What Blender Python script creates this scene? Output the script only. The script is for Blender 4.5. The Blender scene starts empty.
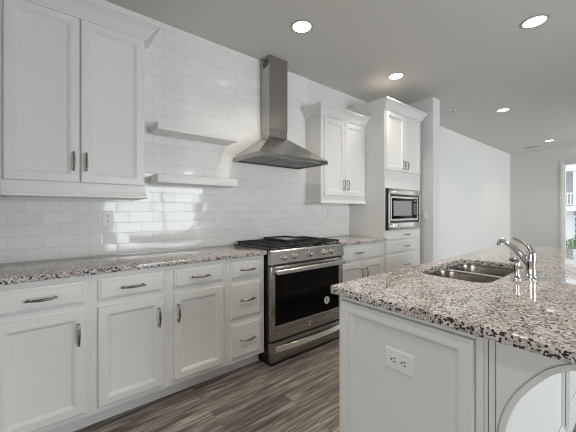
import bpy, bmesh, math, random
from mathutils import Vector, Matrix
random.seed(7)
SC = bpy.context.scene
COL = SC.collection

# ------------------------------------------------------------------ camera
CAM_H, CAM_D, YAW, FPX, HOR = 1.2328, 2.4668, math.radians(50.936), 293.53, 210.65
cd = bpy.data.cameras.new('camera')
cam = bpy.data.objects.new('camera', cd)
COL.objects.link(cam)
cam.location = (0, -CAM_D, CAM_H)
cam.rotation_euler = (math.radians(90), 0, YAW - math.radians(90))
cd.sensor_width = 36.0
cd.lens = FPX / 576 * 36.0
cd.shift_y = (HOR - 216) / 576
cd.clip_start = 0.02
SC.camera = cam

# ------------------------------------------------------------------ world, daylight, exposure
SC.view_settings.view_transform = 'Standard'
SC.view_settings.look = 'None'
SC.view_settings.gamma = 1.0
SC.view_settings.use_curve_mapping = False
SC.view_settings.exposure = 0.10
w = bpy.data.worlds.new('overcast_sky')
SC.world = w
w.use_nodes = True
nt = w.node_tree
bg = nt.nodes['Background']
bg.inputs[0].default_value = (0.90, 0.94, 1.0, 1)
bg.inputs[1].default_value = 2.0
SC.cycles.use_denoising = True
SC.cycles.filter_width = 1.1
SC.cycles.max_bounces = 10
SC.cycles.diffuse_bounces = 6
SC.cycles.glossy_bounces = 5
SC.cycles.sample_clamp_indirect = 6.0


def daylight(name, loc, rot, sx, sy, power, color):
    l = bpy.data.lights.new(name, 'AREA')
    l.shape = 'RECTANGLE'
    l.size, l.size_y = sx, sy
    l.energy = power
    l.color = color
    o = bpy.data.objects.new(name, l)
    o.location = loc
    o.rotation_euler = rot
    COL.objects.link(o)
    return o


RIGHT_Y, BACK_X, FAR_X, CEIL = -5.6, -2.6, 9.6, 2.743
R90 = math.radians(90)
# daylight standing in the window openings of the right and back walls and of the glazed door in the far wall
daylight('daylight_right_near', (2.25, RIGHT_Y - 0.16, 1.2), (R90, 0, 0), 2.2, 2.0, 112, (0.93, 0.95, 1.0))
daylight('daylight_right_far', (8.55, RIGHT_Y - 0.16, 1.3), (R90, 0, 0), 1.6, 2.1, 155, (0.98, 0.975, 0.985))
daylight('daylight_back', (BACK_X - 0.16, -3.2, 1.4), (R90, 0, -R90), 2.3, 1.5, 34, (1.0, 0.955, 0.89))


# ------------------------------------------------------------------ materials
def newmat(name):
    m = bpy.data.materials.new(name)
    m.use_nodes = True
    return m, m.node_tree, m.node_tree.nodes['Principled BSDF']


def plain(name, col, rough=0.5, metal=0.0, bump=0.0, bscale=200, spec=0.5, coat=0.0):
    m, t, b = newmat(name)
    b.inputs['Base Color'].default_value = (*col, 1)
    b.inputs['Roughness'].default_value = rough
    b.inputs['Metallic'].default_value = metal
    b.inputs['Specular IOR Level'].default_value = spec
    if coat:
        b.inputs['Coat Weight'].default_value = coat
        b.inputs['Coat Roughness'].default_value = 0.03
    tc = t.nodes.new('ShaderNodeTexCoord')
    nz = t.nodes.new('ShaderNodeTexNoise')
    nz.inputs['Scale'].default_value = bscale
    t.links.new(tc.outputs['Object'], nz.inputs['Vector'])
    if bump:
        bp = t.nodes.new('ShaderNodeBump')
        bp.inputs['Strength'].default_value = bump
        bp.inputs['Distance'].default_value = 0.002
        t.links.new(nz.outputs['Fac'], bp.inputs['Height'])
        t.links.new(bp.outputs['Normal'], b.inputs['Normal'])
    return m


def ramp(t, src, stops, interp='LINEAR'):
    r = t.nodes.new('ShaderNodeValToRGB')
    r.color_ramp.interpolation = interp
    e = r.color_ramp.elements
    while len(e) < len(stops):
        e.new(0.5)
    for i, (p, c) in enumerate(stops):
        e[i].position = p
        e[i].color = (*c, 1)
    t.links.new(src, r.inputs['Fac'])
    return r


def mix(t, fac, a, b, mode='MIX'):
    n = t.nodes.new('ShaderNodeMix')
    n.data_type = 'RGBA'
    n.blend_type = mode
    for s, v in ((n.inputs[0], fac), (n.inputs[6], a), (n.inputs[7], b)):
        if isinstance(v, (int, float)):
            s.default_value = v
        elif isinstance(v, tuple):
            s.default_value = (*v, 1)
        else:
            t.links.new(v, s)
    return n.outputs[2]


def granite():
    m, t, b = newmat('speckled_granite')
    tc = t.nodes.new('ShaderNodeTexCoord')
    warp = t.nodes.new('ShaderNodeTexNoise')
    warp.inputs['Scale'].default_value = 60
    warp.inputs['Detail'].default_value = 3
    t.links.new(tc.outputs['Object'], warp.inputs['Vector'])
    add = t.nodes.new('ShaderNodeVectorMath')
    add.operation = 'MULTIPLY_ADD'
    add.inputs[1].default_value = (0.014, 0.014, 0.014)
    t.links.new(warp.outputs['Color'], add.inputs[0])
    t.links.new(tc.outputs['Object'], add.inputs[2])
    v1 = t.nodes.new('ShaderNodeTexVoronoi')
    v1.inputs['Scale'].default_value = 170
    t.links.new(add.outputs[0], v1.inputs['Vector'])
    s1 = t.nodes.new('ShaderNodeSeparateColor')
    t.links.new(v1.outputs['Color'], s1.inputs[0])
    base = ramp(t, s1.outputs[0], [(0.0, (0.36, 0.325, 0.305)), (0.18, (0.51, 0.475, 0.45)), (0.5, (0.61, 0.58, 0.555)), (0.75, (0.72, 0.705, 0.69))], 'CONSTANT')
    v2 = t.nodes.new('ShaderNodeTexVoronoi')
    v2.inputs['Scale'].default_value = 165
    t.links.new(add.outputs[0], v2.inputs['Vector'])
    s2 = t.nodes.new('ShaderNodeSeparateColor')
    t.links.new(v2.outputs['Color'], s2.inputs[0])
    # dark grains gather in drifts
    cl = t.nodes.new('ShaderNodeTexNoise')
    cl.inputs['Scale'].default_value = 16
    cl.inputs['Detail'].default_value = 3
    t.links.new(tc.outputs['Object'], cl.inputs['Vector'])
    ma = t.nodes.new('ShaderNodeMath')
    ma.operation = 'MULTIPLY_ADD'
    ma.inputs[1].default_value = 0.55
    t.links.new(cl.outputs['Fac'], ma.inputs[0])
    t.links.new(s2.outputs[1], ma.inputs[2])
    dark = ramp(t, ma.outputs[0], [(0.0, (1, 1, 1)), (0.50, (0, 0, 0))], 'CONSTANT')
    c = mix(t, dark.outputs['Color'], base.outputs['Color'], (0.05, 0.048, 0.049))
    b2 = t.nodes.new('ShaderNodeTexNoise')
    b2.inputs['Scale'].default_value = 9
    b2.inputs['Detail'].default_value = 4
    t.links.new(tc.outputs['Object'], b2.inputs['Vector'])
    rr = ramp(t, b2.outputs['Fac'], [(0.40, (1, 1, 1)), (0.70, (0.84, 0.78, 0.75))])
    c = mix(t, 1.0, c, rr.outputs['Color'], 'MULTIPLY')
    t.links.new(c, b.inputs['Base Color'])
    b.inputs['Roughness'].default_value = 0.04
    b.inputs['Specular IOR Level'].default_value = 0.55
    return m


def subway(x0=0.132, z0=0.914, wdt=0.1655, hgt=0.0772):
    m, t, b = newmat('white_subway_tile')
    g = t.nodes.new('ShaderNodeNewGeometry')
    s = t.nodes.new('ShaderNodeSeparateXYZ')
    t.links.new(g.outputs['Position'], s.inputs[0])
    cx = t.nodes.new('ShaderNodeCombineXYZ')
    for i, off in ((0, -x0 + 20 * wdt), (2, -z0 + 20 * hgt)):
        a = t.nodes.new('ShaderNodeMath')
        a.operation = 'ADD'
        a.inputs[1].default_value = off
        t.links.new(s.outputs[i], a.inputs[0])
        t.links.new(a.outputs[0], cx.inputs[0 if i == 0 else 1])

    def brick(c1, c2, mo):
        k = t.nodes.new('ShaderNodeTexBrick')
        k.offset = 0.5
        k.offset_frequency = 2
        k.inputs['Scale'].default_value = 1.0
        k.inputs['Brick Width'].default_value = wdt
        k.inputs['Row Height'].default_value = hgt
        k.inputs['Mortar Size'].default_value = 0.0016
        k.inputs['Mortar Smooth'].default_value = 0.3
        k.inputs['Color1'].default_value = (*c1, 1)
        k.inputs['Color2'].default_value = (*c2, 1)
        k.inputs['Mortar'].default_value = (*mo, 1)
        t.links.new(cx.outputs[0], k.inputs['Vector'])
        return k
    k = brick((0.80, 0.80, 0.79), (0.84, 0.84, 0.83), (0.68, 0.68, 0.67))
    t.links.new(k.outputs['Color'], b.inputs['Base Color'])
    k2 = brick((0, 0, 0), (1, 1, 1), (0.5, 0.5, 0.5))
    wn = t.nodes.new('ShaderNodeTexWhiteNoise')
    wn.noise_dimensions = '3D'
    t.links.new(k2.outputs['Color'], wn.inputs['Vector'])
    sub = t.nodes.new('ShaderNodeVectorMath')
    sub.operation = 'SUBTRACT'
    sub.inputs[1].default_value = (0.5, 0.5, 0.5)
    t.links.new(wn.outputs['Color'], sub.inputs[0])
    ad = t.nodes.new('ShaderNodeVectorMath')
    ad.operation = 'MULTIPLY_ADD'
    ad.inputs[1].default_value = (0.03, 0.0, 0.03)
    t.links.new(sub.outputs[0], ad.inputs[0])
    t.links.new(g.outputs['Normal'], ad.inputs[2])
    no = t.nodes.new('ShaderNodeVectorMath')
    no.operation = 'NORMALIZE'
    t.links.new(ad.outputs[0], no.inputs[0])
    inv = t.nodes.new('ShaderNodeMath')
    inv.operation = 'SUBTRACT'
    inv.inputs[0].default_value = 1.0
    t.links.new(k.outputs['Fac'], inv.inputs[1])
    bp = t.nodes.new('ShaderNodeBump')
    bp.inputs['Strength'].default_value = 0.5
    bp.inputs['Distance'].default_value = 0.002
    t.links.new(inv.outputs[0], bp.inputs['Height'])
    t.links.new(no.outputs[0], bp.inputs['Normal'])
    t.links.new(bp.outputs['Normal'], b.inputs['Normal'])
    b.inputs['Roughness'].default_value = 0.07
    return m


def planks():
    m, t, b = newmat('grey_brown_vinyl_plank')
    g = t.nodes.new('ShaderNodeNewGeometry')
    k = t.nodes.new('ShaderNodeTexBrick')
    k.offset = 0.37
    k.inputs['Scale'].default_value = 1.0
    k.inputs['Brick Width'].default_value = 1.22
    k.inputs['Row Height'].default_value = 0.155
    k.inputs['Mortar Size'].default_value = 0.0012
    k.inputs['Mortar Smooth'].default_value = 0.4
    k.inputs['Color1'].default_value = (0, 0, 0, 1)
    k.inputs['Color2'].default_value = (1, 1, 1, 1)
    k.inputs['Mortar'].default_value = (0.5, 0.5, 0.5, 1)
    t.links.new(g.outputs['Position'], k.inputs['Vector'])
    # every plank gets its own piece of grain
    off = t.nodes.new('ShaderNodeVectorMath')
    off.operation = 'MULTIPLY_ADD'
    off.inputs[1].default_value = (7.0, 13.0, 5.0)
    t.links.new(k.outputs['Color'], off.inputs[0])
    t.links.new(g.outputs['Position'], off.inputs[2])
    mp = t.nodes.new('ShaderNodeMapping')
    mp.inputs['Scale'].default_value = (1.5, 20.0, 1.0)
    t.links.new(off.outputs[0], mp.inputs['Vector'])
    n1 = t.nodes.new('ShaderNodeTexNoise')
    n1.inputs['Scale'].default_value = 1.5
    n1.inputs['Detail'].default_value = 7
    n1.inputs['Roughness'].default_value = 0.62
    n1.inputs['Distortion'].default_value = 0.75
    t.links.new(mp.outputs[0], n1.inputs['Vector'])
    gr = ramp(t, n1.outputs['Fac'], [(0.33, (0.055, 0.045, 0.039)), (0.45, (0.145, 0.125, 0.111)), (0.54, (0.25, 0.225, 0.205)), (0.67, (0.45, 0.42, 0.39))])
    mp2 = t.nodes.new('ShaderNodeMapping')
    mp2.inputs['Scale'].default_value = (6.0, 150.0, 1.0)
    t.links.new(off.outputs[0], mp2.inputs['Vector'])
    n2 = t.nodes.new('ShaderNodeTexNoise')
    n2.inputs['Scale'].default_value = 1.0
    n2.inputs['Detail'].default_value = 3
    t.links.new(mp2.outputs[0], n2.inputs['Vector'])
    fine = ramp(t, n2.outputs['Fac'], [(0.3, (0.50, 0.48, 0.46)), (0.6, (1.12, 1.12, 1.12))])
    c = mix(t, 0.8, gr.outputs['Color'], fine.outputs['Color'], 'MULTIPLY')
    tint = ramp(t, k.outputs['Color'], [(0.0, (0.90, 0.90, 0.90)), (1.0, (1.08, 1.07, 1.06))])
    c = mix(t, 1.0, c, tint.outputs['Color'], 'MULTIPLY')
    c = mix(t, k.outputs['Fac'], c, (0.09, 0.078, 0.069))
    t.links.new(c, b.inputs['Base Color'])
    b.inputs['Roughness'].default_value = 0.42
    bp = t.nodes.new('ShaderNodeBump')
    bp.inputs['Strength'].default_value = 0.15
    bp.inputs['Distance'].default_value = 0.002
    t.links.new(n2.outputs['Fac'], bp.inputs['Height'])
    t.links.new(bp.outputs['Normal'], b.inputs['Normal'])
    return m


def steel(name, col=(0.43, 0.415, 0.395), rough=0.26, axis='x'):
    m, t, b = newmat(name)
    tc = t.nodes.new('ShaderNodeTexCoord')
    mp = t.nodes.new('ShaderNodeMapping')
    mp.inputs['Scale'].default_value = {'x': (2, 160, 160), 'z': (160, 160, 2), 'y': (160, 2, 160)}[axis]
    t.links.new(tc.outputs['Object'], mp.inputs['Vector'])
    n = t.nodes.new('ShaderNodeTexNoise')
    n.inputs['Scale'].default_value = 1
    n.inputs['Detail'].default_value = 2
    t.links.new(mp.outputs[0], n.inputs['Vector'])
    r = ramp(t, n.outputs['Fac'], [(0.3, (rough * 0.92,) * 3), (0.7, (rough * 1.1,) * 3)])
    t.links.new(r.outputs['Color'], b.inputs['Roughness'])
    b.inputs['Base Color'].default_value = (*col, 1)
    b.inputs['Metallic'].default_value = 1.0
    return m


def emis(name, col, strength):
    m, t, b = newmat(name)
    b.inputs['Base Color'].default_value = (*col, 1)
    b.inputs['Emission Color'].default_value = (*col, 1)
    b.inputs['Emission Strength'].default_value = strength
    return m


def pane_glass():
    m, t, b = newmat('window_glass')
    t.nodes.remove(b)
    out = t.nodes['Material Output']
    tr = t.nodes.new('ShaderNodeBsdfTransparent')
    tr.inputs[0].default_value = (0.96, 0.98, 0.97, 1)
    gl = t.nodes.new('ShaderNodeBsdfGlossy')
    gl.inputs['Roughness'].default_value = 0.0
    fr = t.nodes.new('ShaderNodeFresnel')
    fr.inputs['IOR'].default_value = 1.45
    mx = t.nodes.new('ShaderNodeMixShader')
    t.links.new(fr.outputs[0], mx.inputs[0])
    t.links.new(tr.outputs[0], mx.inputs[1])
    t.links.new(gl.outputs[0], mx.inputs[2])
    t.links.new(mx.outputs[0], out.inputs[0])
    return m


def siding():
    m, t, b = newmat('grey_lap_siding')
    g = t.nodes.new('ShaderNodeNewGeometry')
    s = t.nodes.new('ShaderNodeSeparateXYZ')
    t.links.new(g.outputs['Position'], s.inputs[0])
    mu = t.nodes.new('ShaderNodeMath')
    mu.operation = 'MULTIPLY'
    mu.inputs[1].default_value = 6.0
    t.links.new(s.outputs[2], mu.inputs[0])
    fr = t.nodes.new('ShaderNodeMath')
    fr.operation = 'FRACT'
    t.links.new(mu.outputs[0], fr.inputs[0])
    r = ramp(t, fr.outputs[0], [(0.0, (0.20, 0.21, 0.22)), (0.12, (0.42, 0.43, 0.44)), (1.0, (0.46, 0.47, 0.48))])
    t.links.new(r.outputs['Color'], b.inputs['Base Color'])
    b.inputs['Roughness'].default_value = 0.7
    return m


def leafy():
    m, t, b = newmat('shrub_leaves')
    tc = t.nodes.new('ShaderNodeTexCoord')
    n = t.nodes.new('ShaderNodeTexNoise')
    n.inputs['Scale'].default_value = 4
    t.links.new(tc.outputs['Object'], n.inputs['Vector'])
    r = ramp(t, n.outputs['Fac'], [(0.3, (0.06, 0.10, 0.04)), (0.7, (0.22, 0.30, 0.13))])
    t.links.new(r.outputs['Color'], b.inputs['Base Color'])
    b.inputs['Roughness'].default_value = 0.6
    return m


M = {
    'cab': plain('white_cabinet_paint', (0.76, 0.755, 0.745), 0.38, bump=0.02, bscale=300),
    'wall': plain('pale_grey_wall_paint', (0.72, 0.725, 0.72), 0.75, bump=0.05, bscale=400),
    'ceil': plain('flat_ceiling_paint', (0.655, 0.64, 0.615), 0.9, bump=0.05, bscale=400),
    'trim': plain('white_trim_paint', (0.80, 0.80, 0.80), 0.4, bump=0.02),
    'granite': granite(),
    'tile': subway(),
    'floor': planks(),
    'steel': steel('brushed_steel', axis='x'),
    'steel_v': steel('brushed_steel_upright', rough=0.2, axis='z'),
    'sink': steel('satin_sink_steel', (0.40, 0.365, 0.335), 0.24, 'y'),
    'chrome': plain('polished_chrome', (0.66, 0.66, 0.67), 0.06, 1.0),
    'pewter': plain('dark_pewter', (0.33, 0.31, 0.295), 0.26, 1.0),
    'black': plain('black_enamel', (0.012, 0.012, 0.013), 0.25),
    'iron': plain('cast_iron', (0.018, 0.018, 0.019), 0.55, bump=0.2, bscale=600),
    'glass_black': plain('black_oven_glass', (0.003, 0.003, 0.0034), 0.04, spec=0.15),
    'screen': plain('microwave_reflection_grey', (0.20, 0.21, 0.21), 0.10, coat=0.5),  # grey base colour stands in for the room reflected in the glass
    'plate': plain('white_plastic', (0.80, 0.80, 0.79), 0.3),
    'slot': plain('dark_slot', (0.03, 0.03, 0.03), 0.6),
    'mark': plain('pale_print', (0.62, 0.62, 0.62), 0.6),
    'sticker': plain('white_sticker', (0.75, 0.75, 0.74), 0.5),
    'badge': plain('badge_metal', (0.68, 0.67, 0.65), 0.2, 1.0),
    'steel_bright': steel('bright_brushed_steel', (0.66, 0.645, 0.62), 0.24, 'x'),
    'filter': steel('hood_filter_mesh', (0.33, 0.325, 0.32), 0.38, 'x'),
    'lamp': emis('lamp_lens', (1.0, 0.95, 0.86), 2.6),
    'baffle': plain('lamp_baffle', (0.80, 0.78, 0.74), 0.35),
    'ring': plain('lamp_ring', (0.36, 0.35, 0.335), 0.4),
    'glass': pane_glass(),
    'siding': siding(),
    'leaf': leafy(),
    'bark': plain('shrub_bark', (0.12, 0.09, 0.07), 0.8, bump=0.4, bscale=60),
    'ground': plain('pale_concrete', (0.45, 0.45, 0.44), 0.8, bump=0.2, bscale=30),
    'dark_pane': plain('dark_window_pane', (0.10, 0.11, 0.12), 0.08),
}


# ------------------------------------------------------------------ mesh helpers
class MB:
    def __init__(self):
        self.bm = bmesh.new()

    def box(self, x0, x1, y0, y1, z0, z1, bev=0.0, seg=2):
        b = bmesh.new()
        bmesh.ops.create_cube(b, size=1.0)
        for v in b.verts:
            v.co = Vector(((x0 + x1) / 2 + v.co.x * (x1 - x0), (y0 + y1) / 2 + v.co.y * (y1 - y0), (z0 + z1) / 2 + v.co.z * (z1 - z0)))
        if bev:
            bmesh.ops.bevel(b, geom=b.edges[:], offset=bev, segments=seg, affect='EDGES', profile=0.5)
        self.join(b)
        return self

    def join(self, b, mat=None):
        bmesh.ops.recalc_face_normals(b, faces=b.faces[:])
        me = bpy.data.meshes.new('tmp')
        b.to_mesh(me)
        b.free()
        if mat:
            me.transform(mat)
        self.bm.from_mesh(me)
        bpy.data.meshes.remove(me)
        return self

    def loft(self, loops, cap0=True, cap1=True, closed=True):
        b = bmesh.new()
        vs = [[b.verts.new(p) for p in lp] for lp in loops]
        n = len(loops[0])
        for a, c in zip(vs[:-1], vs[1:]):
            for i in range(n if closed else n - 1):
                j = (i + 1) % n
                b.faces.new((a[i], a[j], c[j], c[i]))
        if cap0:
            b.faces.new(vs[0][::-1])
        if cap1:
            b.faces.new(vs[-1])
        return self.join(b)

    def tube(self, pts, rads, n=10, caps=True, flat=None):
        pts = [Vector(p) for p in pts]
        if not isinstance(rads, (list, tuple)):
            rads = [rads] * len(pts)
        loops = []
        up = None
        for i, p in enumerate(pts):
            d = (pts[min(i + 1, len(pts) - 1)] - pts[max(i - 1, 0)]).normalized()
            if up is None:
                up = Vector((0, 0, 1)) if abs(d.z) < 0.9 else Vector((1, 0, 0))
            s = d.cross(up).normalized()
            up = s.cross(d).normalized()
            fl = flat or (1, 1)
            loops.append([p + (s * math.cos(a) * fl[0] + up * math.sin(a) * fl[1]) * rads[i] for a in [2 * math.pi * k / n for k in range(n)]])
        return self.loft(loops, caps, caps)

    def lathe(self, origin, axis, prof, n=24, cap0=True, cap1=True):
        o = Vector(origin)
        ax = Vector(axis).normalized()
        t = Vector((1, 0, 0)) if abs(ax.x) < 0.9 else Vector((0, 1, 0))
        s = ax.cross(t).normalized()
        u = s.cross(ax).normalized()
        loops = [[o + ax * h + (s * math.cos(2 * math.pi * k / n) + u * math.sin(2 * math.pi * k / n)) * r for k in range(n)] for r, h in prof]
        return self.loft(loops, cap0, cap1)

    def prism(self, poly, fn, d0, d1):
        """poly of 2-D points, fn(a, b, d) -> 3-D point"""
        return self.loft([[fn(a, b, d0) for a, b in poly], [fn(a, b, d1) for a, b in poly]])

    def panel(self, u0, u1, v0, v1, fn, loops):
        """concentric rectangles; loops = [(inset, depth)...]; fn(u, v, depth) -> point"""
        L = []
        for ins, d in loops:
            a, b, c, e = u0 + ins, u1 - ins, v0 + ins, v1 - ins
            L.append([fn(a, c, d), fn(b, c, d), fn(b, e, d), fn(a, e, d)])
        return self.loft(L)

    def build(self, name, mat, parent=None, smooth=35):
        me = bpy.data.meshes.new(name)
        if parent is not None:
            bmesh.ops.translate(self.bm, verts=self.bm.verts[:], vec=-wloc(parent))
        self.bm.to_mesh(me)
        self.bm.free()
        me.materials.append(M[mat])
        if smooth:
            me.polygons.foreach_set('use_smooth', [True] * len(me.polygons))
            me.set_sharp_from_angle(angle=math.radians(smooth))
        o = bpy.data.objects.new(name, me)
        COL.objects.link(o)
        if parent is not None:
            o.parent = parent
        return o


def wloc(o):
    v = Vector((0, 0, 0))
    while o is not None:
        v = v + Vector(o.location)
        o = o.parent
    return v


def thing(name, loc, label, cat, group=None):
    o = bpy.data.objects.new(name, None)
    o.empty_display_size = 0.05
    o.location = loc
    COL.objects.link(o)
    return tag(o, label, cat, group)


def tag(o, label, cat, group=None):
    o['label'] = label
    o['category'] = cat
    if group:
        o['group'] = group
    return o


def struct(o, label=None):
    o['kind'] = 'structure'
    if label:
        o['label'] = label
    return o


def copy_tree(o, parent=None):
    c = o.copy()
    COL.objects.link(c)
    if parent:
        c.parent = parent
    for ch in [k for k in bpy.data.objects if k.parent == o]:
        copy_tree(ch, c)
    return c


def fr_front(y):          # faces the room (-y)
    return lambda u, v, d: Vector((u, y - d, v))


def fr_back(y):           # faces the wall (+y)
    return lambda u, v, d: Vector((u, y + d, v))


def fr_left(x):           # faces -x ; u runs along -y
    return lambda u, v, d: Vector((x - d, -u, v))


DOOR = [(0.0, 0.0), (0.0, 0.013), (0.002, 0.016), (0.006, 0.0195), (0.044, 0.0195), (0.0455, 0.0165), (0.050, 0.0155), (0.062, 0.0055), (0.066, 0.0045)]
DOOR_S = [(0.0, 0.0), (0.0, 0.014), (0.004, 0.018), (0.046, 0.018), (0.0475, 0.0155), (0.052, 0.0145), (0.062, 0.0060), (0.066, 0.0050)]
DRAWER = [(0.0, 0.0), (0.0, 0.009), (0.003, 0.012), (0.013, 0.0150), (0.0145, 0.0180), (0.016, 0.0195)]


def handle(parent, cx, cz, y, length, vertical, name='handle'):
    """bow pull with turned ends, standing off a face at y towards the room"""
    mb = MB()

    def P(s, d):
        return Vector((cx, y - d, cz + s)) if vertical else Vector((cx + s, y - d, cz))
    h = length / 2
    pts, rad = [], []
    N = 18
    for i in range(N + 1):
        s = -1 + 2 * i / N
        pts.append(P(s * h, 0.022 + 0.010 * (1 - s * s)))
        a = abs(s)
        r = 0.0082 - 0.0036 * a
        if a > 0.93:
            r = 0.0044
        elif a > 0.80:
            r = 0.0062
        elif a > 0.70:
            r = 0.0036
        rad.append(r)
    mb.tube(pts, rad, 10)
    for s in (-0.84, 0.84):
        ax = Vector((0, -1, 0))
        mb.lathe(P(s * h, 0.0), ax, [(0.0075, 0.0), (0.0070, 0.003), (0.0042, 0.006), (0.0042, 0.026)], 10)
    return mb.build(name, 'pewter', parent)


def crown(parent, path, z0, z1, out, left_dir=None):
    """cove moulding swept round a cabinet top; path of (x, y) with outward offset directions"""
    prof = [(0.0, z0 - 0.004), (0.012, z0 - 0.004), (0.013, z0 + 0.006), (0.019, z0 + 0.010)]
    w0, w1, h0, h1 = 0.019, out - 0.005, z0 + 0.010, z1 - 0.018
    for i in range(1, 9):
        s_ = i / 8
        prof.append((w0 + (w1 - w0) * s_, h0 + (h1 - h0) * (s_ + 0.13 * math.sin(math.pi * s_))))
    prof += [(out, z1 - 0.015), (out, z1), (0.0, z1)]
    loops = []
    for (px, py, dx, dy) in path:
        loops.append([Vector((px + dx * o, py + dy * o, z)) for o, z in prof])
    return MB().loft(loops).build('crown_moulding', 'cab', parent, smooth=25)


# ================================================================== the setting
def wall_box(name, x0, x1, y0, y1, z0, z1, mat='wall'):
    return struct(MB().box(x0, x1, y0, y1, z0, z1).build(name, mat, smooth=0))


def wall_holes(name, axis, pos0, pos1, a0, a1, holes, mat='wall'):
    """a wall with rectangular openings; axis 'x' wall spans y (plane x), axis 'y' wall spans x"""
    mb = MB()

    def bx(u0, u1, z0, z1):
        if u1 - u0 < 1e-4 or z1 - z0 < 1e-4:
            return
        if axis == 'x':
            mb.box(pos0, pos1, u0, u1, z0, z1)
        else:
            mb.box(u0, u1, pos0, pos1, z0, z1)
    cur = a0
    for (h0, h1, z0, z1) in sorted(holes):
        bx(cur, h0, 0, CEIL)
        bx(h0, h1, 0, z0)
        bx(h0, h1, z1, CEIL)
        cur = h1
    bx(cur, a1, 0, CEIL)
    return struct(mb.build(name, mat, smooth=0))


wall_box('floor', BACK_X - 0.15, FAR_X + 0.15, RIGHT_Y - 0.1, 0.2, -0.12, 0.0, 'floor')
wall_box('ceiling', BACK_X - 0.15, FAR_X + 0.15, RIGHT_Y - 0.1, 0.2, CEIL, CEIL + 0.12, 'ceil')
wall_box('wall_left', BACK_X, 3.96, 0.010, 0.15, 0, CEIL)
wall_box('wall_stub', 3.955, 4.147, -0.655, 0.15, 0, CEIL)
wall_box('wall_living', 4.147, FAR_X + 0.1, -0.11, 0.15, 0, CEIL)
WY0, WY1, WZ1 = -3.05, -1.155, 2.375
wall_holes('wall_far', 'x', FAR_X, FAR_X + 0.15, RIGHT_Y, -0.11, [(WY0, WY1, 0.0, WZ1)])
wall_holes('wall_right', 'y', RIGHT_Y - 0.1, RIGHT_Y, BACK_X, FAR_X, [(1.1, 3.4, 0.15, 2.25), (7.7, 9.4, 0.15, 2.4)])
wall_holes('wall_back', 'x', BACK_X - 0.1, BACK_X, RIGHT_Y, 0.01, [(-4.4, -2.0, 0.6, 2.2)])
struct(MB().box(4.147, FAR_X, -0.124, -0.11, 0, 0.11, 0.003).build('baseboard_living', 'trim'))
struct(MB().box(FAR_X - 0.014, FAR_X, WY1 + 0.07, -0.124, 0, 0.11, 0.003).build('baseboard_far', 'trim'))


def window_unit(name, axis, p, u0, u1, z0, z1, mull, depth=0.1, sgn=1, casing=True):
    """frame, mullions and panes; p is the room-side plane of the wall, sgn the outward direction"""
    t = bpy.data.objects.new(name, None)
    t.location = (p, (u0 + u1) / 2, z0) if axis == 'x' else ((u0 + u1) / 2, p, z0)
    COL.objects.link(t)
    struct(t)

    def bx(mb, a0, a1, c0, c1, d0, d1, bev=0.003):
        q0, q1 = sorted((p + sgn * d0, p + sgn * d1))
        if axis == 'x':
            mb.box(q0, q1, a0, a1, c0, c1, bev)
        else:
            mb.box(a0, a1, q0, q1, c0, c1, bev)
    mb = MB()
    fw = 0.032
    bx(mb, u0, u0 + fw, z0, z1, 0.02, depth)
    bx(mb, u1 - fw, u1, z0, z1, 0.02, depth)
    bx(mb, u0 + fw, u1 - fw, z1 - fw, z1, 0.02, depth)
    bx(mb, u0 + fw, u1 - fw, z0, z0 + fw, 0.02, depth)
    for f in mull:
        c = u0 + (u1 - u0) * f
        bx(mb, c - 0.03, c + 0.03, z0 + fw, z1 - fw, 0.03, depth - 0.01)
    mb.build('window_frame', 'trim', t)
    if casing:
        mb = MB()
        cw = 0.050
        bx(mb, u0 - cw, u0, z0, z1 + cw, -0.014, 0.0)
        bx(mb, u1, u1 + cw, z0, z1 + cw, -0.014, 0.0)
        bx(mb, u0, u1, z1, z1 + cw, -0.014, 0.0)
        mb.build('casing', 'trim', t)
    edges = [u0 + fw] + [u0 + (u1 - u0) * f for f in mull] + [u1 - fw]
    for a, b in zip(edges[:-1], edges[1:]):
        mb = MB()
        bx(mb, a, b, z0 + fw, z1 - fw, 0.055, 0.061, 0)
        mb.build('pane', 'glass', t, smooth=0)
    return t


window_unit('window_1', 'x', FAR_X, WY0, WY1, 0.0, WZ1, [0.5], 0.13, 1)
window_unit('window_2', 'y', RIGHT_Y, 1.1, 3.4, 0.15, 2.25, [0.5], 0.1, -1)
window_unit('window_3', 'y', RIGHT_Y, 7.7, 9.4, 0.15, 2.4, [0.5], 0.1, -1)
window_unit('window_4', 'x', BACK_X, -4.4, -2.0, 0.6, 2.2, [0.5], 0.1, -1)

# tiled backsplash
tb = thing('tile_backsplash', (0.8, 0.008, 0.914), 'white glossy subway tile wall running behind the range hood up to the ceiling', 'backsplash')
MB().box(-0.62, 2.285, 0.0, 0.009, 0.914, CEIL).build('tile_field', 'tile', tb, smooth=0)
MB().box(2.285, 3.034, 0.0, 0.009, 0.914, 1.36).build('tile_field', 'tile', tb, smooth=0)
MB().box(2.285, 2.292, -0.001, 0.009, 1.36, CEIL).build('edge_strip', 'trim', tb, smooth=0)


# ================================================================== cabinets on the tiled wall
YF = -0.518      # face frame of the base run
YU = -0.238      # face frame of the wall cabinets


def base_cab(x0, x1, label, kick=True):
    t = thing('base_cabinet', ((x0 + x1) / 2, -0.26, 0), label, 'cabinet', 'white base cabinets under the granite')
    MB().box(x0, x1, YF, -0.004, 0.1, 0.8815, 0.001, 1).build('carcass', 'cab', t)
    MB().box(x0, x1, -0.440, -0.425, 0.0, 0.1).build('toe_kick', 'cab', t)
    return t


def front(t, name, x0, x1, z0, z1, y=YF, loops=None):
    return MB().panel(x0, x1, z0, z1, fr_front(y), loops or DOOR).build(name, 'cab', t, smooth=20)


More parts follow.
